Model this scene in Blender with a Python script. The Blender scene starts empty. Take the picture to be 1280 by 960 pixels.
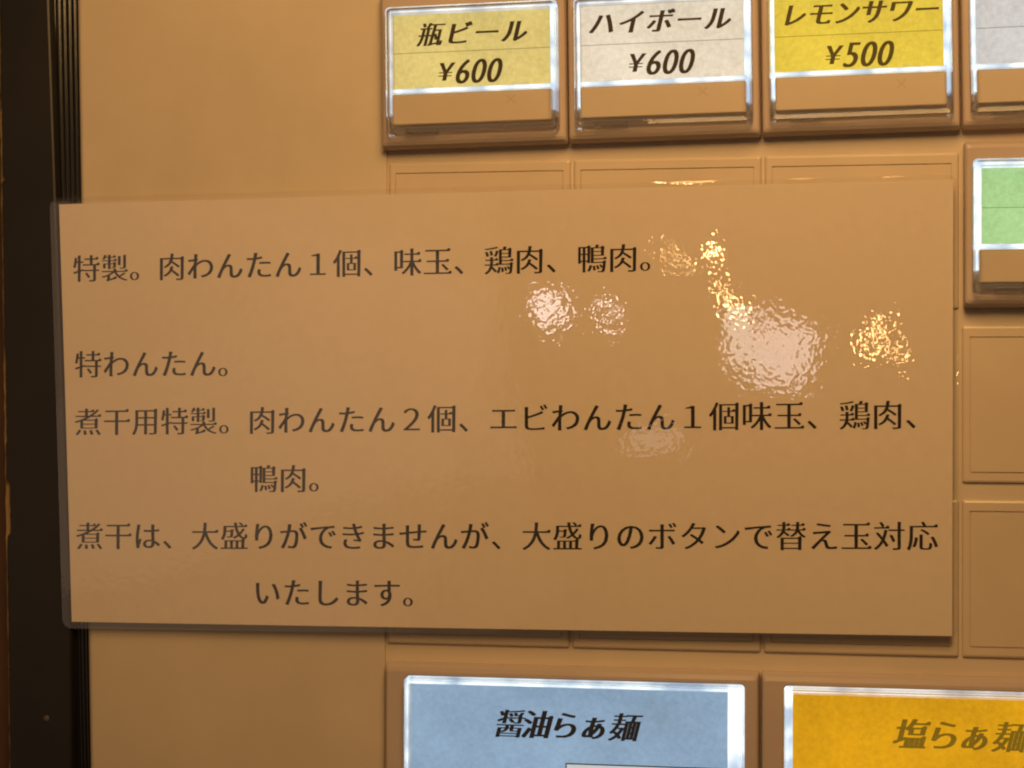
import bpy, bmesh, math, random
from mathutils import Vector, Matrix

# ------------------------------------------------------------------ camera, world, lamps
S = 0.001                                   # everything below is written in millimetres
sc = bpy.context.scene
COL = sc.collection
sc.render.engine = 'CYCLES'
sc.cycles.use_denoising = True
sc.cycles.use_adaptive_sampling = False
sc.cycles.max_bounces = 16
sc.cycles.transparent_max_bounces = 16
sc.cycles.transmission_bounces = 10
sc.cycles.sample_clamp_indirect = 4.0
sc.cycles.filter_width = 2.1
sc.view_settings.view_transform = 'Standard'
sc.view_settings.look = 'None'
sc.view_settings.exposure = 0.0
sc.view_settings.gamma = 1.0

CAM = Vector((101.54, -416.65, -52.17))
cam = bpy.data.cameras.new('camera')
cam.sensor_width = 36.0
cam.lens = 2500 / 1280 * 36
cam.clip_start = 0.01
cam.clip_end = 10.0
camo = bpy.data.objects.new('camera', cam)
COL.objects.link(camo)
r_ = Vector((0.98451211, 0.17529099, 0.00299635)).normalized()
f_ = Vector((-0.1753141, 0.98444549, 0.01149076)).normalized()
u_ = r_.cross(f_).normalized()
camo.matrix_world = Matrix(((r_.x, u_.x, -f_.x, CAM.x * S), (r_.y, u_.y, -f_.y, CAM.y * S),
                            (r_.z, u_.z, -f_.z, CAM.z * S), (0, 0, 0, 1)))
sc.camera = camo

world = bpy.data.worlds.new('World')
sc.world = world
world.use_nodes = True
world.node_tree.nodes['Background'].inputs[0].default_value = (1.0, 0.60, 0.30, 1)
world.node_tree.nodes['Background'].inputs[1].default_value = 0.018


def lamp(name, loc, target, size, watts, color, size_y=None, roll=0):
    l = bpy.data.lights.new(name, 'AREA')
    l.energy = watts
    l.color = color
    l.shape = 'RECTANGLE' if size_y else 'DISK'
    l.size = size * S
    if size_y:
        l.size_y = size_y * S
    o = bpy.data.objects.new(name, l)
    COL.objects.link(o)
    o.location = Vector(loc) * S
    d = Vector(target) - Vector(loc)
    o.rotation_euler = (d.to_track_quat('-Z', 'Y').to_matrix() @ Matrix.Rotation(math.radians(roll), 3, 'Z')).to_euler()
    return o


WARM = (1.0, 0.588, 0.228)
# the shop's warm lamp, above and to the right of the machine
lamp('ceiling_lamp', (100, -255, 172), (40, 0, -30), 170, 0.99, WARM)
# dim fill, paler lamps and small bulbs of the room behind the photographer (they mirror in the film)
ROOM = (1.0, 0.66, 0.46)  # overlapping fill lights added to stand in for the dim room's reflection
lamp('room_fill_light', (-400, -1004, -20), (-24, 0, -55), 470, 0.12, ROOM, 270, 7)
lamp('room_fill_light', (-452, -1004, -137), (-24, 0, -55), 470, 0.13, ROOM, 460, -14)
lamp('room_fill_light', (-424, -1004, -190), (-24, 0, -55), 560, 0.085, ROOM, 330, 24)
lamp('room_fill_light', (-500, -1004, -120), (-24, 0, -55), 470, 0.065, ROOM, 420, 3)
PALE = (1.0, 0.87, 0.82)
lamp('window_lamp', (74, -1004, -16), (62, 0, -45), 36, 0.026, PALE, 46, -16)
lamp('window_lamp', (44, -1004, -6), (62, 0, -45), 22, 0.012, (1.0, 0.93, 0.84), 38)
lamp('window_lamp', (-117, -1004, 2), (30, 0, -35), 22, 0.013, PALE, 22, 12)
lamp('window_lamp', (-72, -1004, 2), (30, 0, -35), 6, 0.003, PALE, 14)
lamp('window_lamp', (-37, -1004, -88), (30, 0, -35), 44, 0.004, PALE, 26)
# clusters of small warm bulbs
rb = random.Random(7)
for cx, cz, n, spread, watts in ((42, 18, 4, 10, .007), (146, -3, 7, 13, .0035), (24, 66, 2, 4, .016), (-6, 56, 5, 14, .0014),
                                 (30, 34, 2, 9, .005)):
    for _ in range(n):
        lamp('bulb', (cx + rb.uniform(-spread, spread), -1004, cz + rb.uniform(-spread, spread) * .8), (62, 0, -45), 5, watts, WARM)
lamp('spot_lamp', (3, -700, 250), (65, 0, -5), 44, 0.22, WARM)
lamp('spot_lamp', (68, -700, 240), (89, 0, -5), 14, 0.05, WARM)
lamp('spot_lamp', (106, -700, 240), (89, 0, -5), 10, 0.02, WARM)


# ------------------------------------------------------------------ materials
def lin(c):
    return tuple((v / 255 / 12.92 if v <= 10 else ((v / 255 + .055) / 1.055) ** 2.4) for v in c)


def nodes(name):
    m = bpy.data.materials.new(name)
    m.use_nodes = True
    nt = m.node_tree
    return m, nt, nt.nodes['Principled BSDF'], nt.nodes['Material Output']


def noise(nt, scale, detail=3, rough=.5):
    tc = nt.nodes.new('ShaderNodeTexCoord')
    n = nt.nodes.new('ShaderNodeTexNoise')
    n.inputs['Scale'].default_value = scale
    n.inputs['Detail'].default_value = detail
    n.inputs['Roughness'].default_value = rough
    nt.links.new(tc.outputs['Object'], n.inputs['Vector'])
    return n


def ramp(nt, src, stops):
    r = nt.nodes.new('ShaderNodeValToRGB')
    e = r.color_ramp.elements
    while len(e) < len(stops):
        e.new(.5)
    for i, (p, c) in enumerate(stops):
        e[i].position = p
        e[i].color = (*c, 1)
    nt.links.new(src, r.inputs[0])
    return r


def plastic(name, col, rough=.35, var=.06, grain=2500., bump=4e-6, spec=.4):
    m, nt, b, out = nodes(name)
    n = noise(nt, 35, 4, .6)
    r = ramp(nt, n.outputs['Fac'], [(.3, tuple(c * (1 - var) for c in col)), (.7, tuple(c * (1 + var) for c in col))])
    nt.links.new(r.outputs[0], b.inputs['Base Color'])
    b.inputs['Roughness'].default_value = rough
    b.inputs['Specular IOR Level'].default_value = spec
    g = noise(nt, grain, 2)
    bp = nt.nodes.new('ShaderNodeBump')
    bp.inputs['Distance'].default_value = bump
    nt.links.new(g.outputs['Fac'], bp.inputs['Height'])
    nt.links.new(bp.outputs[0], b.inputs['Normal'])
    return m


M = {}
M['panel'] = plastic('cream_painted_metal', (.58, .475, .355), .42)
M['cover'] = plastic('cream_plastic', (.58, .465, .34), .30)
M['bezel'] = plastic('taupe_plastic', (.49, .385, .325), .16, bump=2e-6)
M['trim'] = plastic('black_ribbed_rubber', (.006, .005, .004), .19, .1, 900, 2e-6, .9)
M['recess'] = plastic('dark_recess', (.30, .25, .205), .6)
M['post'] = plastic('dark_brown_paint', (.016, .0135, .012), .42, .25, 900, 1.5e-5)
M['bare'] = plastic('bare_wood', (.34, .23, .10), .7, .6, 700, 6e-5)
M['brown'] = plastic('brown_wood', (.16, .075, .03), .5, .35, 500, 2e-5)
M['screw'] = plastic('worn_steel', (.09, .075, .06), .4)


def backlight_mat():
    m, nt, b, out = nodes('backlight_diffuser')
    n = noise(nt, 140, 2)
    r = ramp(nt, n.outputs['Fac'], [(.33, (.38, .47, .58)), (.56, (.92, 1.0, 1.02))])
    e = nt.nodes.new('ShaderNodeEmission')
    e.inputs['Strength'].default_value = 1.5
    nt.links.new(r.outputs[0], e.inputs['Color'])
    nt.links.new(e.outputs[0], out.inputs['Surface'])
    return m


M['backlight'] = backlight_mat()


def acrylic(name):
    m, nt, b, out = nodes(name)
    b.inputs['Base Color'].default_value = (.97, .98, .98, 1)
    b.inputs['Roughness'].default_value = .03
    b.inputs['IOR'].default_value = 1.49
    b.inputs['Transmission Weight'].default_value = 1.0
    n = noise(nt, 260, 2)
    bp = nt.nodes.new('ShaderNodeBump')
    bp.inputs['Distance'].default_value = 6e-5
    nt.links.new(n.outputs['Fac'], bp.inputs['Height'])
    nt.links.new(bp.outputs[0], b.inputs['Normal'])
    tr = nt.nodes.new('ShaderNodeBsdfTransparent')
    mx = nt.nodes.new('ShaderNodeMixShader')
    mx.inputs[0].default_value = .38
    nt.links.new(b.outputs[0], mx.inputs[1]); nt.links.new(tr.outputs[0], mx.inputs[2])
    nt.links.new(mx.outputs[0], out.inputs['Surface'])
    return m


M['acrylic'] = acrylic('clear_acrylic')


def thin_clear(name, haze, rough, bumps, hazecol=(.8, .76, .7), f0=.04):
    """A thin clear sheet: transparent, a little haze, and a fresnel mirror on top."""
    m, nt, b, out = nodes(name)
    nt.nodes.remove(b)
    last = None
    for scale, dist, detail in bumps:
        n = noise(nt, scale, detail)
        bp = nt.nodes.new('ShaderNodeBump')
        bp.inputs['Distance'].default_value = dist
        nt.links.new(n.outputs['Fac'], bp.inputs['Height'])
        if last:
            nt.links.new(last.outputs[0], bp.inputs['Normal'])
        last = bp
    tr = nt.nodes.new('ShaderNodeBsdfTransparent')
    df = nt.nodes.new('ShaderNodeBsdfDiffuse')
    df.inputs[0].default_value = (*hazecol, 1)
    gl = nt.nodes.new('ShaderNodeBsdfGlossy')
    gl.inputs['Roughness'].default_value = rough
    fr = nt.nodes.new('ShaderNodeLayerWeight')       # facing: the same from both sides of the sheet
    pw = nt.nodes.new('ShaderNodeMath'); pw.operation = 'POWER'; pw.inputs[1].default_value = 5
    fa = nt.nodes.new('ShaderNodeMath'); fa.operation = 'MULTIPLY_ADD'; fa.inputs[1].default_value = .95; fa.inputs[2].default_value = f0
    nt.links.new(fr.outputs['Facing'], pw.inputs[0]); nt.links.new(pw.outputs[0], fa.inputs[0])
    m1 = nt.nodes.new('ShaderNodeMixShader')
    m1.inputs[0].default_value = haze
    m2 = nt.nodes.new('ShaderNodeMixShader')
    L = nt.links.new
    if last:
        L(last.outputs[0], gl.inputs['Normal'])
        L(last.outputs[0], fr.inputs['Normal'])
    L(tr.outputs[0], m1.inputs[1]); L(df.outputs[0], m1.inputs[2])
    L(fa.outputs[0], m2.inputs[0]); L(m1.outputs[0], m2.inputs[1]); L(gl.outputs[0], m2.inputs[2])
    L(m2.outputs[0], out.inputs['Surface'])
    return m


M['film'] = thin_clear('laminate_film', .014, .006, [(30, 2.5e-4, 0), (170, 2.0e-5, 1), (820, 1.2e-5, 1)])
M['pane'] = thin_clear('clear_pane', .02, .04, [(60, 2e-5, 1)])


def paper_mat(name, col, var=.025):
    m, nt, b, out = nodes(name)
    n = noise(nt, 420, 5, .7)
    r = ramp(nt, n.outputs['Fac'], [(.3, tuple(c * (1 - var) for c in col)), (.7, tuple(c * (1 + var) for c in col))])
    nt.links.new(r.outputs[0], b.inputs['Base Color'])
    b.inputs['Roughness'].default_value = .9
    b.inputs['Specular IOR Level'].default_value = .05
    return m


M['paper'] = paper_mat('white_paper', (.70, .585, .47))
M['ink'] = paper_mat('black_ink', (.014, .011, .009), .2)


def lit_card(name, srgb, k=.98, var=.26, fibre=900):
    """Printed paper lit from behind by the button lamp: it really gives off light."""
    m, nt, b, out = nodes(name)
    c = lin(srgb)
    n = noise(nt, fibre, 6, .75)
    n2 = noise(nt, 60, 2, .5)
    mx = nt.nodes.new('ShaderNodeMath'); mx.operation = 'MULTIPLY_ADD'
    mx.inputs[1].default_value = .55
    nt.links.new(n.outputs['Fac'], mx.inputs[0])
    h = nt.nodes.new('ShaderNodeMath'); h.operation = 'MULTIPLY'; h.inputs[1].default_value = .45
    nt.links.new(n2.outputs['Fac'], h.inputs[0]); nt.links.new(h.outputs[0], mx.inputs[2])
    r = ramp(nt, mx.outputs[0], [(.32, tuple(v * (1 - var) for v in c)), (.68, tuple(v * (1 + var) for v in c))])
    b.inputs['Base Color'].default_value = (*[v * .2 for v in c], 1)
    nt.links.new(r.outputs[0], b.inputs['Emission Color'])
    b.inputs['Emission Strength'].default_value = k
    b.inputs['Roughness'].default_value = .8
    b.inputs['Specular IOR Level'].default_value = .1
    return m


# ------------------------------------------------------------------ geometry helpers (mm)
def obj(name, bm, mats, parent=None, smooth=False):
    me = bpy.data.meshes.new(name)
    bmesh.ops.recalc_face_normals(bm, faces=bm.faces[:]) if smooth != 'keep' else None
    for v in bm.verts:
        v.co *= S
    bm.to_mesh(me)
    bm.free()
    for m in mats if isinstance(mats, (list, tuple)) else [mats]:
        me.materials.append(m)
    o = bpy.data.objects.new(name, me)
    COL.objects.link(o)
    if parent:
        o.parent = parent
    return o


def tag(o, label=None, cat=None, group=None, kind=None):
    for k, v in (('label', label), ('category', cat), ('group', group), ('kind', kind)):
        if v:
            o[k] = v
    return o


def empty(name, loc=(0, 0, 0)):
    o = bpy.data.objects.new(name, None)
    o.empty_display_size = .02
    o.location = Vector(loc) * S
    COL.objects.link(o)
    return o


def rr(x0, x1, z0, z1, r, n=4):
    """Rounded rectangle, counter-clockwise in x,z."""
    r = max(r, .001)
    pts = []
    for cx, cz, a in ((x1 - r, z0 + r, -90), (x1 - r, z1 - r, 0), (x0 + r, z1 - r, 90), (x0 + r, z0 + r, 180)):
        for i in range(n + 1):
            t = math.radians(a + 90 * i / n)
            pts.append((cx + r * math.cos(t), cz + r * math.sin(t)))
    return pts


def loft(bm, rings, cap=True, closed=False, mat=0):
    """rings: (x0,x1,z0,z1,r,y) rounded rectangles joined one after another."""
    vs = []
    for x0, x1, z0, z1, r, y in rings:
        vs.append([bm.verts.new((x, y, z)) for x, z in rr(x0, x1, z0, z1, r)])
    n = len(vs[0])
    seq = list(zip(vs, vs[1:]))
    if closed:
        seq.append((vs[-1], vs[0]))
    for a, b in seq:
        for i in range(n):
            f = bm.faces.new((a[i], a[(i + 1) % n], b[(i + 1) % n], b[i]))
            f.material_index = mat
    if cap and not closed:
        bm.faces.new(vs[-1]).material_index = mat
        bm.faces.new(vs[0][::-1]).material_index = mat


def slab(bm, x0, x1, z0, z1, yb, yf, r=.5, bev=.3, mat=0):
    loft(bm, [(x0, x1, z0, z1, r, yb), (x0, x1, z0, z1, r, yf + bev),
              (x0 + bev * .3, x1 - bev * .3, z0 + bev * .3, z1 - bev * .3, r, yf + bev * .3),
              (x0 + bev, x1 - bev, z0 + bev, z1 - bev, r, yf)], mat=mat)


def quad(bm, pts, mat=0):
    f = bm.faces.new([bm.verts.new(p) for p in pts])
    f.material_index = mat


# ------------------------------------------------------------------ lettering outlines (Mincho-like)
# Each character is taken as an outline from Blender's built-in font, then its strokes are
# re-weighted the way a Mincho face is: thin horizontals, heavier verticals, and the small
# triangle at the right end of a horizontal stroke.
import numpy as np
KANA = 'わんたはりがでえきませのいします'
GLYPH_CACHE = {}


def glyph_splines(ch):
    fc = bpy.data.curves.new('lettering', 'FONT')
    fc.size = 1
    fc.fill_mode = 'NONE'
    fc.body = ch
    ob = bpy.data.objects.new('lettering', fc)
    COL.objects.link(ob)
    bpy.context.view_layer.update()
    dg = bpy.context.evaluated_depsgraph_get()
    ev = ob.evaluated_get(dg)
    cu = ev.to_curve(dg)
    res = [[[np.array(p.handle_left[:2]), np.array(p.co[:2]), np.array(p.handle_right[:2])] for p in s.bezier_points] for s in cu.splines]
    ev.to_curve_clear()
    bpy.data.objects.remove(ob)
    bpy.data.curves.remove(fc)
    return res


def sample(sp, n=4):
    pts = []
    for i in range(len(sp)):
        hl, c, hr = sp[i]
        hl2, c2, _ = sp[(i + 1) % len(sp)]
        d = c2 - c
        L = np.hypot(*d)
        if L < 1e-6:
            continue
        nrm = np.array([-d[1], d[0]]) / L
        dev = max(abs((hr - c) @ nrm), abs((hl2 - c) @ nrm))
        k = 1 if dev < .004 else (2 if dev < .012 else n)
        for j in range(k):
            t = j / k
            pts.append((1 - t) ** 3 * c + 3 * (1 - t) ** 2 * t * hr + 3 * (1 - t) * t * t * hl2 + t ** 3 * c2)
    p = np.array(pts)
    return p[[i for i in range(len(p)) if np.hypot(*(p[i] - p[i - 1])) > 1e-3]]


def inside(pt, p):
    x, y = pt
    c = False
    for (x1, y1), (x2, y2) in zip(p, np.roll(p, -1, 0)):
        if (y1 > y) != (y2 > y) and x < (x2 - x1) * (y - y1) / (y2 - y1) + x1:
            c = not c
    return c


def reweight(polys, ex, ey, uroko):
    out = []
    for i, p in enumerate(polys):
        hole = sum(inside(p[0], q) for j, q in enumerate(polys) if j != i) % 2 == 1
        x, y = p[:, 0], p[:, 1]
        a = (x * np.roll(y, -1) - y * np.roll(x, -1)).sum()
        if (a < 0) != hole:
            p = p[::-1]
        e = np.roll(p, -1, 0) - p
        L = np.hypot(e[:, 0], e[:, 1])
        t = e / L[:, None]
        n = np.stack([t[:, 1], -t[:, 0]], 1)
        off = ex * n[:, 0] ** 2 + ey * n[:, 1] ** 2
        mx = 1.6 * max(abs(ex), abs(ey))
        q = []
        for k in range(len(p)):
            n1, n2, o1, o2 = n[k - 1], n[k], off[k - 1], off[k]
            mat = np.array([n1, n2])
            if abs(np.linalg.det(mat)) > .35:
                d = np.linalg.solve(mat, [-o1, -o2])
            else:
                m = n1 + n2
                d = -m / max(np.hypot(*m), 1e-6) * (o1 + o2) / 2
            dl = np.hypot(*d)
            if dl > mx:
                d = d * mx / dl
            v = p[k] + d
            ta, tb = t[k - 1], t[k]
            if uroko and not hole and ta[1] > .9 and tb[0] < -.9 and ta[0] * tb[1] - ta[1] * tb[0] > .7 and L[k] > .12:
                u = uroko
                q += [v + [0, -u * .15] if L[k - 1] < .12 else v + [.01, -u * .6], v + [.018, u * .05],
                      v + [-u * .35, u * .95], v + [-u * 1.7, 0]]
            else:
                q.append(v)
        out.append(np.array(q))
    return out


def glyph(key):
    """key: 't' or 'b' (text or bold weight) followed by the character."""
    if key not in GLYPH_CACHE:
        bold, ch = key[0] == 'b', key[1]
        pl = [sample(s) for s in glyph_splines(ch)]
        if not bold:
            k = ch in KANA
            w = (-.002, .006, 0) if k else (0, .012, 0 if ch in '１２。、' else .055)
        elif ch == '￥':
            w = (-.012, .006, 0)
        elif ch in '605':
            w = (.0, .006, 0)
        elif ch == '×':
            w = (.012, .012, 0)
        elif ch in '瓶醤麺':
            w = (0, .004, 0)
        else:
            w = (-.012, .002, 0 if ch in 'らぁ' else .06)
        GLYPH_CACHE[key] = reweight(pl, *w)
    return GLYPH_CACHE[key]


def write(bm, glyphs, y, mat, warp=None):
    """glyphs: (key, x, z, width, height, shear, slope); filled flat outlines added to bm at depth y."""
    cu = bpy.data.curves.new('lettering', 'CURVE')
    cu.dimensions = '2D'
    cu.fill_mode = 'BOTH'
    for key, x, z, w, h, sh, sl in glyphs:
        for p in glyph(key):
            s = cu.splines.new('POLY')
            s.points.add(len(p) - 1)
            s.use_cyclic_u = True
            for k, (a, b) in enumerate(p):
                dx = w * (a - .5) + sh * h * (b - .38)
                s.points[k].co = (x + dx, z + h * (b - .38) + sl * dx, 0, 1)
    o = bpy.data.objects.new('lettering', cu)
    COL.objects.link(o)
    dg = bpy.context.evaluated_depsgraph_get()
    me = bpy.data.meshes.new_from_object(o.evaluated_get(dg))
    bpy.data.objects.remove(o)
    bpy.data.curves.remove(cu)
    vs = [bm.verts.new((v.co.x, (warp(v.co.x, v.co.y) if warp else 0) + y, v.co.y)) for v in me.vertices]
    for p in me.polygons:
        try:
            f = bm.faces.new([vs[i] for i in p.vertices])
            f.material_index = mat
        except ValueError:
            pass
    bpy.data.meshes.remove(me)


# ------------------------------------------------------------------ setting: wall behind
bm = bmesh.new()
slab(bm, -140, 240, -220, 120, 90, 80)
tag(obj('wall', bm, M['brown']), kind='structure')

# ------------------------------------------------------------------ the ticket machine
machine = tag(empty('ticket_machine', (0, 0, -210)),
              'cream ticket vending machine with rows of lit menu buttons and blank covers', 'ticket machine')
machine_off = Vector((0, 0, 210)) * S


def part(name, bm, mats, parent=machine, label=None):
    o = obj(name, bm, mats, parent)
    if parent is machine:
        o.location = machine_off
    if label:
        o['label'] = label
    return o


# body: left face with a rounded outer edge, and the shallow bay the buttons sit in
bm = bmesh.new()
prof = []                                   # (offset from left edge, y)
for i in range(9):
    t = math.radians(90 * i / 8)
    prof.append((1.3 * (1 - math.cos(t)), 1.3 - 1.3 * math.sin(t)))
cols = [(0, 70)] + prof + [('x', -.35, 0), ('x', -.12, .15), ('x', .0, .7), ('x', 190, .7), ('x', 190, 70)]
rows_z = [44, 37, -7, -60, -102, -131, -205]


def left_at(z):
    return -69.6 + (z + 7) * -.0232 if z > -7 else -69.6 + (-7 - z) * .0247 * (1 if z > -102 else .95)


grid = []
for z in rows_z:
    row = []
    for c in cols:
        x, y = (c[1], c[2]) if c[0] == 'x' else (left_at(max(z, -150)) + c[0], c[1])
        row.append(bm.verts.new((x, y, z)))
    grid.append(row)
for a, b in zip(grid, grid[1:]):
    for i in range(len(cols) - 1):
        bm.faces.new((a[i], b[i], b[i + 1], a[i + 1]))
bm.faces.new(grid[0]); bm.faces.new(grid[-1][::-1])
body = part('front_panel', bm, M['panel'])
for p in body.data.polygons:
    p.use_smooth = False

SHIFT, KSC = 2.8, 1.0068            # the bezels stand about 3 mm proud
# ribbed rubber strip that closes the gap beside the post
bm = bmesh.new()
NR = 6
rows_ = []
for z in (43.5, 20, -10, -60, -100, -131, -205):
    zz = max(z, -150)
    xa = -77.5 + max(0, (37.1 - zz)) * .040
    xb = left_at(zz) + .6
    r = []
    for k in range(NR * 8 + 1):
        t = k / (NR * 8)
        ph = (t * NR) % 1
        r.append(bm.verts.new((xa + (xb - xa) * t, 1.6 - .42 * math.sqrt(max(0, 1 - (2 * ph - 1) ** 2)), z)))
    rows_.append(r)
for a, b in zip(rows_, rows_[1:]):
    for i in range(len(a) - 1):
        bm.faces.new((a[i], b[i], b[i + 1], a[i + 1])).smooth = True
part('edge_trim', bm, M['trim'])

V, H = 35.41, 31.9
EDGE = .28


def blank(c, r, label):
    """A blank cover closing an unused button place, with a fine groove round its field."""
    bm = bmesh.new()
    x0, x1 = c * 40 + EDGE + .1, c * 40 + 40 - EDGE
    z1 = -r * V
    z0 = z1 - H
    i = 1.45
    def R(d, y, rad, dz=0):
        return (x0 + d, x1 - d, z0 + d + dz, z1 - d - dz * 1.3, rad, y)
    loft(bm, [R(0, 1.6, .4), R(0, .5, .4), R(.15, .15, .4), R(.5, 0, .4), R(i, 0, .3, .55), R(i + .05, .3, .3, .55),
              R(i + .2, .3, .3, .55), R(i + .25, 0, .3, .55)])
    return part('blank_cover', bm, M['cover'], label=label)


blank(0, 0, 'blank cover under the yellow bottled beer button')
blank(1, 0, 'blank cover under the white highball button')
blank(2, 0, 'blank cover under the yellow lemon sour button')
blank(3, 1, 'blank cover under the green button')
blank(3, 2, 'blank cover, lower of the two at right')
blank(0, 2, 'blank cover above the blue noodle button')
blank(1, 2, 'blank cover above the right half of the blue button')
blank(2, 2, 'blank cover above the orange noodle button')


def housing(bm, x0, x1, z0, z1, wx0, wx1, wz0, wz1, lip=1.4):
    """Taupe bezel: softly bevelled outer edge, flat face, square window with a dark well."""
    loft(bm, [(x0, x1, z0, z1, .6, -1.0), (x0, x1, z0, z1, .6, -4.2),
              (x0 + .12, x1 - .12, z0 + .25, z1 - .25, .6, -5.0),
              (x0 + .35, x1 - .35, z0 + lip * .55, z1 - lip * .5, .6, -5.7),
              (x0 + .75, x1 - .75, z0 + lip, z1 - lip, .6, -6.0),
              (wx0 - .25, wx1 + .25, wz0 - .25, wz1 + .25, .9, -6.0),
              (wx0, wx1, wz0, wz1, .8, -5.7), (wx0, wx1, wz0, wz1, .8, -1.2),
              (wx0 + .5, wx1 - .5, wz0 + .5, wz1 - .5, .6, -1.2)], cap=False)
    vs = rr(wx0 + .5, wx1 - .5, wz0 + .5, wz1 - .5, .6)
    f = bm.faces.new([bm.verts.new((x, -1.25, z)) for x, z in vs])
    f.material_index = 1


def rim(bm, x0, x1, z0, z1, w, y0=-4.6, y1=-9.0):
    """Clear wall of the button cap, thick at the foot and rounded at the front."""
    loft(bm, [(x0, x1, z0, z1, .9, y0), (x0, x1, z0, z1, .9, y1 + 1.1), (x0 + .18, x1 - .18, z0 + .18, z1 - .18, .9, y1 + .4),
              (x0 + .5, x1 - .5, z0 + .5, z1 - .5, .8, y1), (x0 + w, x1 - w, z0 + w, z1 - w, .35, y1 + .15),
              (x0 + w, x1 - w, z0 + w, z1 - w, .35, y0)], closed=True)


def button(x0, z0, label, card, ink, texts, tilt=0., line_z=None, label_x=(2.75, 36.7), label_z=(14.7, 30.6), frac=1.):
    """Small menu button. Local origin at the lower left corner of its bezel."""
    piv = Vector((x0, 0, z0))
    bm = bmesh.new()
    housing(bm, .1, 39.9, 0, 33.4, 2.0, 38.2, 2.6, 29.4)
    b = part('menu_button', bm, [M['bezel'], M['recess']], label=label)
    b.location = machine_off + Vector((CAM.x + (piv.x - CAM.x) * KSC, SHIFT, CAM.z + (piv.z - CAM.z) * KSC)) * S
    b.scale = (KSC, 1, KSC)
    b.rotation_euler = (0, -math.radians(tilt), 0)
    lx0, lx1 = label_x
    lz0, lz1 = label_z
    bm = bmesh.new()
    slab(bm, 2.05, 38.15, lz0 - 5.2, 29.35, -1.5, -4.5, .5, .1)
    obj('backlight', bm, M['backlight'], b)
    bm = bmesh.new()
    slab(bm, lx0, lx1, lz0, lz1, -4.9, -5.2, .1, .05)
    if line_z:
        quad(bm, [(lx0 + .05, -5.24, line_z - .045), (lx1 - .05, -5.24, line_z - .045), (lx1 - .05, -5.24, line_z + .045), (lx0 + .05, -5.24, line_z + .045)], 1)
    gl = []
    for t in texts:
        gl += t
    for n, dx in enumerate((-.16, 0, .16)):
        if gl:
            write(bm, [(g[0], g[1] + dx) + g[2:] for g in gl], -5.25 - .004 * n, 1)
    obj('label_card', bm, [card, ink], b, 'keep')
    bm = bmesh.new()                         # lower half: opaque cream cover with a sold-out cross
    slab(bm, 2.9, 37.2, 4.9, lz0 - 1.15, -3.0, -6.6, .4, .25)
    write(bm, [('b×', 29.3, 9.6, 5.2, 5.2, 0, 0)], -6.62, 1)
    obj('lower_cover', bm, [M['cover'], M['faint']], b, 'keep')
    bm = bmesh.new()
    rim(bm, 1.8, 38.4, 2.4, 29.6, 1.35)
    # clear ledge between the label and the lower cover, with two small tabs
    slab(bm, 3.0, 37.2, lz0 - 1.0, lz0 - .1, -5.4, -7.2, .2, .25)
    slab(bm, 8.0, 11.5, lz0 - .1 + .02, lz0 + .45, -6.2, -7.4, .1, .1)
    slab(bm, 28.5, 32.0, lz0 - .1 + .02, lz0 + .45, -6.2, -7.4, .1, .1)
    # moulded foot inside the lower wall
    slab(bm, 6.0, 12.5, 3.0, 3.9, -4.2, -8.0, .1, .15)
    obj('cap_rim', bm, M['acrylic'], b)
    bm = bmesh.new()
    slab(bm, 3.2, 37.0, 3.8, 28.2, -8.45, -8.6, .3, .03)
    obj('cap_pane', bm, M['pane'], b)
    return b


M['faint'] = plastic('faint_grey_print', (.50, .40, .29), .4)


def row(st, text, x, z, pitch, w, h, sh=.25, sl=0., dz=0.):
    return [(st + ch, x + i * pitch, z + i * dz, w, h, sh, sl) for i, ch in enumerate(text)]


def price(text, x, z):
    return [('b￥', x - .1, z - .12, 5.0, 5.3, .22, 0)] + [('b' + ch, x + 3.6 + i * 3.35 + 1.7, z - .05, 6.3, 7.4, .25, 0) for i, ch in enumerate(text)]


ZT = 2.2                                    # bottom of the top row bezels
T = .85
tilt_dz = math.tan(math.radians(T))
card = {
    'yellow': lit_card('amber_card', (219, 200, 122)), 'white': lit_card('cream_card', (228, 219, 198)),
    'lemon': lit_card('lemon_card', (226, 200, 70)), 'pale': lit_card('pale_card', (203, 205, 206)),
    'green': lit_card('green_card', (168, 214, 148)), 'blue': lit_card('blue_card', (141, 171, 199), var=.2),
    'orange': lit_card('orange_card', (216, 157, 18)),
}
ink = {'dark': lit_card('brown_ink', (62, 44, 20), .5), 'olive': lit_card('olive_ink', (92, 70, 18), .6),
       'black': lit_card('black_lit_ink', (24, 24, 30), .4), 'gold': lit_card('gold_ink', (130, 100, 18), .8)}

ZB = lambda c: ZT + c * 40 * tilt_dz
button(0, ZB(0), 'lit amber button for bottled beer at 600 yen', card['yellow'], ink['dark'],
       [row('b', '瓶ビール', 11.1, 24.0, 6.0, 5.6, 5.4), price('600', 14.3, 16.2)], T, 20.2, label_z=(12.5, 28.3))
button(40, ZB(1), 'lit cream button for a highball at 600 yen', card['white'], ink['dark'],
       [row('b', 'ハイボール', 7.6, 24.7, 6.0, 5.6, 5.4), price('600', 14.6, 16.4)], T, 20.2, label_z=(12.5, 28.5))
button(80, ZB(2), 'lit lemon yellow button for a lemon sour at 500 yen', card['lemon'], ink['olive'],
       [row('b', 'レモンサワー', 7.1, 24.6, 5.3, 5.2, 5.4), price('500', 14.9, 16.3)], T, 20.2, label_z=(12.8, 28.5))
button(120, ZB(3), 'lit pale grey button cut off at the top right', card['pale'], ink['dark'], [], T, 20.2, label_z=(12.8, 28.5))
button(120.3, -31.9, 'lit green button at the right end of the second row', card['green'], ink['olive'], [], 0, 20.0, label_x=(3.6, 36.6),
       label_z=(12.7, 28.0))


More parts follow.
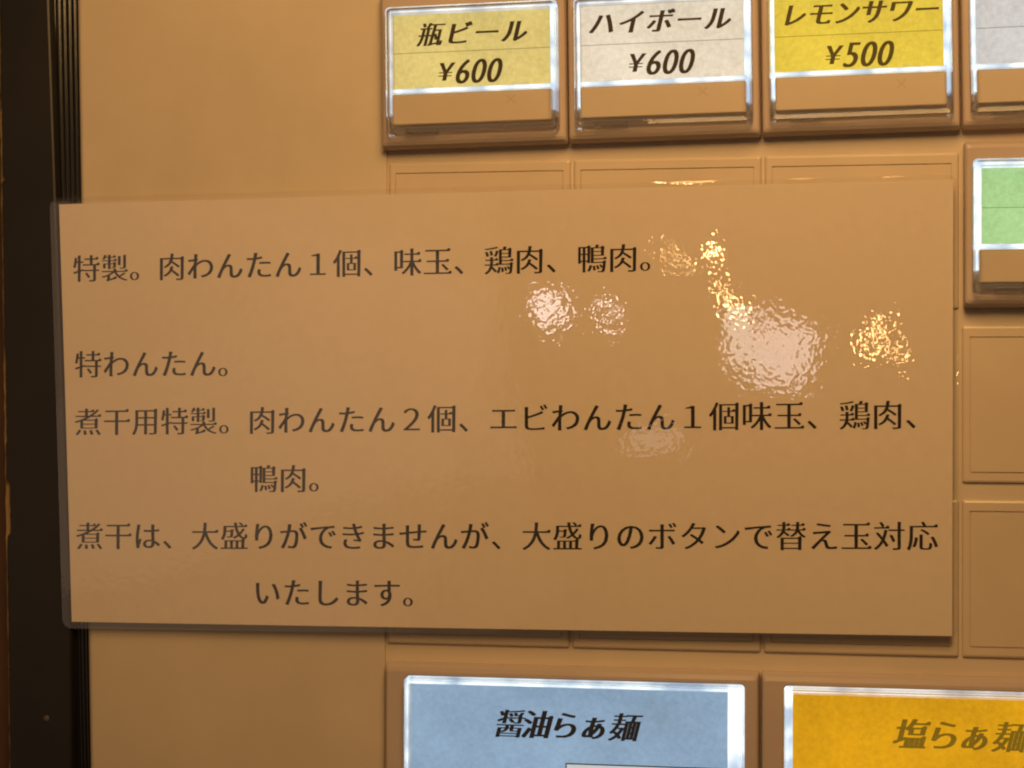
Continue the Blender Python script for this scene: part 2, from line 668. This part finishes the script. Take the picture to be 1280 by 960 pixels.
def big_button(x0, x1, label, card, ink, texts, lab, strip):
    zt, zb = -106.1, -176.0
    bm = bmesh.new()
    wx0, wx1 = x0 + 4.7, x1 - 3.0
    housing(bm, x0, x1, zb, zt, wx0, wx1, zb + 4, zt - 2.6, 1.7)
    b = part('menu_button', bm, [M['bezel'], M['recess']], label=label)
    b.location = machine_off + Vector((CAM.x * (1 - KSC), SHIFT, CAM.z * (1 - KSC))) * S
    b.scale = (KSC, 1, KSC)
    bm = bmesh.new()
    slab(bm, wx0 + .05, wx1 - .05, zb + 30, zt - 2.65, -1.5, -4.5, .5, .1)
    obj('backlight', bm, M['backlight'], b)
    bm = bmesh.new()
    slab(bm, lab[0], lab[1], zb + 30, lab[2], -4.9, -5.2, .1, .05)
    for n, dx in enumerate((-.21, -.07, .07, .21)):
        write(bm, [(g[0], g[1] + dx) + g[2:] for g in texts], -5.25 - .004 * n, 1)
    if strip:                                # the printed photograph's white margin begins at the frame's lower edge
        x, z = strip
        slab(bm, x, lab[1] - 1, z - 22, z, -5.22, -5.3, .05, .02, mat=1)
        slab(bm, x + .25, lab[1] - 1.25, z - 21.7, z - .25, -5.31, -5.34, .05, .02, mat=2)
    obj('label_card', bm, [card, ink, M['margin']], b, 'keep')
    bm = bmesh.new()
    slab(bm, wx0 + 1.0, wx1 - 1.0, zb + 5.5, zb + 28.5, -3.0, -6.6, .4, .25)
    obj('lower_cover', bm, M['cover'], b)
    bm = bmesh.new()
    rim(bm, wx0 + .1, wx1 - .1, zb + 4.1, zt - 2.7, 1.1)
    obj('cap_rim', bm, M['acrylic'], b)
    bm = bmesh.new()
    slab(bm, wx0 + 1.3, wx1 - 1.3, zb + 5.3, zt - 3.9, -8.45, -8.6, .3, .03)
    obj('cap_pane', bm, M['pane'], b)
    return b


M['margin'] = lit_card('white_margin', (215, 222, 226), .8, .04)
sz = 6.2
t5 = [('b' + ch, x, -118.2, sz, 6.3, .25, 0) for ch, x in (('醤', 28.2), ('油', 33.9), ('ら', 39.8), ('ぁ', 45.8), ('麺', 52.3))]
t6 = [('b' + ch, x, -117.8, 6.6, 6.6, .25, 0) for ch, x in (('塩', 110.2), ('ら', 116.7), ('ぁ', 122.8), ('麺', 129.7))]
big_button(1.2, 79.75, 'large lit blue button for soy sauce noodles', card['blue'], ink['black'], t5, (6.7, 73.3, -109.9), (39.8, -126.0))
big_button(80.05, 158.6, 'large lit orange button for salt noodles', card['orange'], ink['gold'], t6, (86.5, 152.0, -109.6), None)

# ------------------------------------------------------------------ the laminated notice
notice = tag(empty('laminated_notice', (24, -3, -101)),
             'wide laminated paper notice with five lines of black Japanese writing over the machine front', 'notice')
n_off = -Vector((24, -3, -101)) * S
PC = ((-73.4, -99.4), (118.3, -98.2), (118.5, -5.7), (-73.4, -8.0))
PC = ((-69.8, -99.4), (118.3, -98.2), (118.5, -5.8), (-73.3, -8.0))     # bl br tr tl
FC = ((-71.9, -100.9), (119.5, -98.7), (119.5, -4.9), (-75.5, -6.6))


def warp(x, z):
    """The sheet stands a little off the machine and bows gently."""
    u = min(max((x + 75) / 194, 0), 1)
    v = min(max((z + 101) / 95, 0), 1)
    y = -2.5 - 1.2 * math.sin(math.pi * u) * (.4 + .6 * v) + .25 * math.sin(5.1 * u + 1.0) * math.sin(3.0 * v)
    return y


def bil(c, u, v):
    a = [c[0][k] * (1 - u) + c[1][k] * u for k in (0, 1)]
    b = [c[3][k] * (1 - u) + c[2][k] * u for k in (0, 1)]
    return a[0] * (1 - v) + b[0] * v, a[1] * (1 - v) + b[1] * v


def sheet(bm, c, nu, nv, dy, thick, rad=0., curl=0.):
    w, h = 191., 93.
    us = [i / nu for i in range(nu + 1)]
    vs_ = [i / nv for i in range(nv + 1)]
    if rad:
        ex = [0, .1, .25, .45, .7, 1.0, 1.4, 2.0, 2.8]
        vs_ = sorted(set([e / h for e in ex] + [1 - e / h for e in ex] + vs_[2:-2]))
        us = sorted(set([e / w for e in ex] + [1 - e / w for e in ex] + us[2:-2]))
    layers = []
    for side in (0, 1):
        g = []
        for v in vs_:
            t = min(v, 1 - v) * h
            ins = rad - math.sqrt(max(rad * rad - (rad - t) ** 2, 0)) if t < rad else 0
            row_ = []
            for u in us:
                uu = (ins / w) + u * (1 - 2 * ins / w)
                x, z = bil(c, uu, v)
                y = warp(x, z) + dy + (thick if side else 0)
                e = min(1 - v, 1e9) * h
                if curl and e < 1.6:
                    y += curl * (.25 + sum(a * math.exp(-((u - c) / w_) ** 2) for a, c, w_ in ((1.1, .735, .05), (.9, .855, .018), (.9, .95, .01), (.5, .60, .02)))) * ((1.6 - e) / 1.6) ** 2
                row_.append(bm.verts.new((x, y, z)))
            g.append(row_)
        layers.append(g)
        if side and not thick:
            break
    F, B = layers
    nU, nV = len(us), len(vs_)
    for j in range(nV - 1):
        for i in range(nU - 1):
            bm.faces.new((F[j][i], F[j][i + 1], F[j + 1][i + 1], F[j + 1][i])).smooth = True
            bm.faces.new((B[j][i], B[j + 1][i], B[j + 1][i + 1], B[j][i + 1])).smooth = True
    def side(a, b):                          # own vertices, so that the faces keep smooth normals up to the edge
        for i in range(len(a) - 1):
            quad(bm, [a[i].co, a[i + 1].co, b[i + 1].co, b[i].co])
    side([r[0] for r in F], [r[0] for r in B]); side([r[-1] for r in F], [r[-1] for r in B])
    side(F[0], B[0]); side(F[-1], B[-1])


bm = bmesh.new()
sheet(bm, PC, 60, 30, 0, .12)
LINES = [
    ('特製。肉わんたん１個、味玉、鶏肉、鴨肉。', -66.9, -22.15, 6.57, .0570),
    ('特わんたん。', -66.4, -43.1, 6.57, .030),
    ('煮干用特製。肉わんたん２個、エビわんたん１個味玉、鶏肉、', -66.3, -55.7, 6.605, .083),
    ('鴨肉。', -26.3, -67.7, 6.6, .06),
    ('煮干は、大盛りができませんが、大盛りのボタンで替え玉対応', -65.8, -80.6, 6.60, .094),
    ('いたします。', -25.4, -92.1, 6.6, .09),
]
for text, x, z, pitch, dz in LINES:
    gl = []
    for i, ch in enumerate(text):
        gl.append(('t' + ch, x + i * pitch, z + i * dz, 6.45, 6.45, 0, dz / pitch))
    for n, dx in enumerate((-.1, 0, .1)):
        write(bm, [(g[0], g[1] + dx) + g[2:] for g in gl], -.03 - .004 * n, 1, warp)
o = obj('paper_sheet', bm, [M['paper'], M['ink']], notice, 'keep')
o.location = n_off
bm = bmesh.new()
sheet(bm, FC, 60, 30, -.12, .05, 2.2, .12)
o = obj('laminate_film', bm, M['film'], notice)
o.location = n_off

# ------------------------------------------------------------------ the dark post left of the machine
post = tag(empty('door_post', (-78, 0, -210)), 'dark brown painted wooden post with chipped edge beside the machine', 'post')
p_off = -Vector((-78, 0, -210)) * S
rng = random.Random(4)


def post_right(z):
    return -76.3 + (37.1 - z) * .0420 if z > -100 else -70.5 + (-100 - z) * .012


def post_left(z):
    return -87.6 + (10 - z) * .0215


bm = bmesh.new()
zs = [80 - i * .7 for i in range(int(290 / .7))]
pr = []
chip = 0
for z in zs:
    if rng.random() < .12:
        chip = rng.choice([0, 0, .2, .5, .8]) if -70 < z < 0 or -112 > z > -123 else rng.choice([0, .05, .15])
    j = chip + rng.uniform(-.08, .08)
    xl, xr = post_left(z) + j, post_right(z)
    pr.append([bm.verts.new(p) for p in ((xl, 40, z), (xl, -.9, z), (xl + .3, -1.35, z), (xr - .5, -1.5, z), (xr - .12, -1.3, z), (xr, -.9, z),
                                         (xr + .05, 2.0, z), (xr - .3, 2.25, z), (xr + .05, 2.5, z), (xr + .05, 4.5, z), (xr - .3, 4.75, z), (xr + .05, 5.0, z),
                                         (xr + .05, 7.2, z), (xr - .3, 7.5, z), (xr + .05, 7.8, z), (xr + .05, 40, z))])
for a, b in zip(pr, pr[1:]):
    for i in range(len(a) - 1):
        bm.faces.new((a[i], b[i], b[i + 1], a[i + 1]))
bm.faces.new(pr[0]); bm.faces.new(pr[-1][::-1])
o = obj('painted_face', bm, M['post'], post)
o.location = p_off
bm = bmesh.new()
pr = []
for z in zs[::3]:
    xl = post_left(z)
    j = rng.uniform(-.12, .12)
    pr.append([bm.verts.new(p) for p in ((xl - .55 + j, 38, z), (xl - .55 + j, -.2, z), (xl + 1.4, -.75, z), (xl + 1.6, 38, z))])
for a, b in zip(pr, pr[1:]):
    for i in range(3):
        bm.faces.new((a[i], b[i], b[i + 1], a[i + 1]))
o = obj('bare_wood_edge', bm, M['bare'], post)
o.location = p_off
bm = bmesh.new()
bmesh.ops.create_uvsphere(bm, u_segments=14, v_segments=8, radius=.75, matrix=Matrix.Translation((-76.0, -1.5, -120.9)) @ Matrix.Diagonal((1, .45, 1, 1)))
o = obj('screw_head', bm, M['screw'], post)
o.location = p_off

# brown board further left, behind the post
bm = bmesh.new()
slab(bm, -150, -84, -210, 80, 20, 14, .3, .3)
tag(obj('brown_board', bm, M['brown']), 'brown wooden board behind the chipped edge of the dark post', 'board')
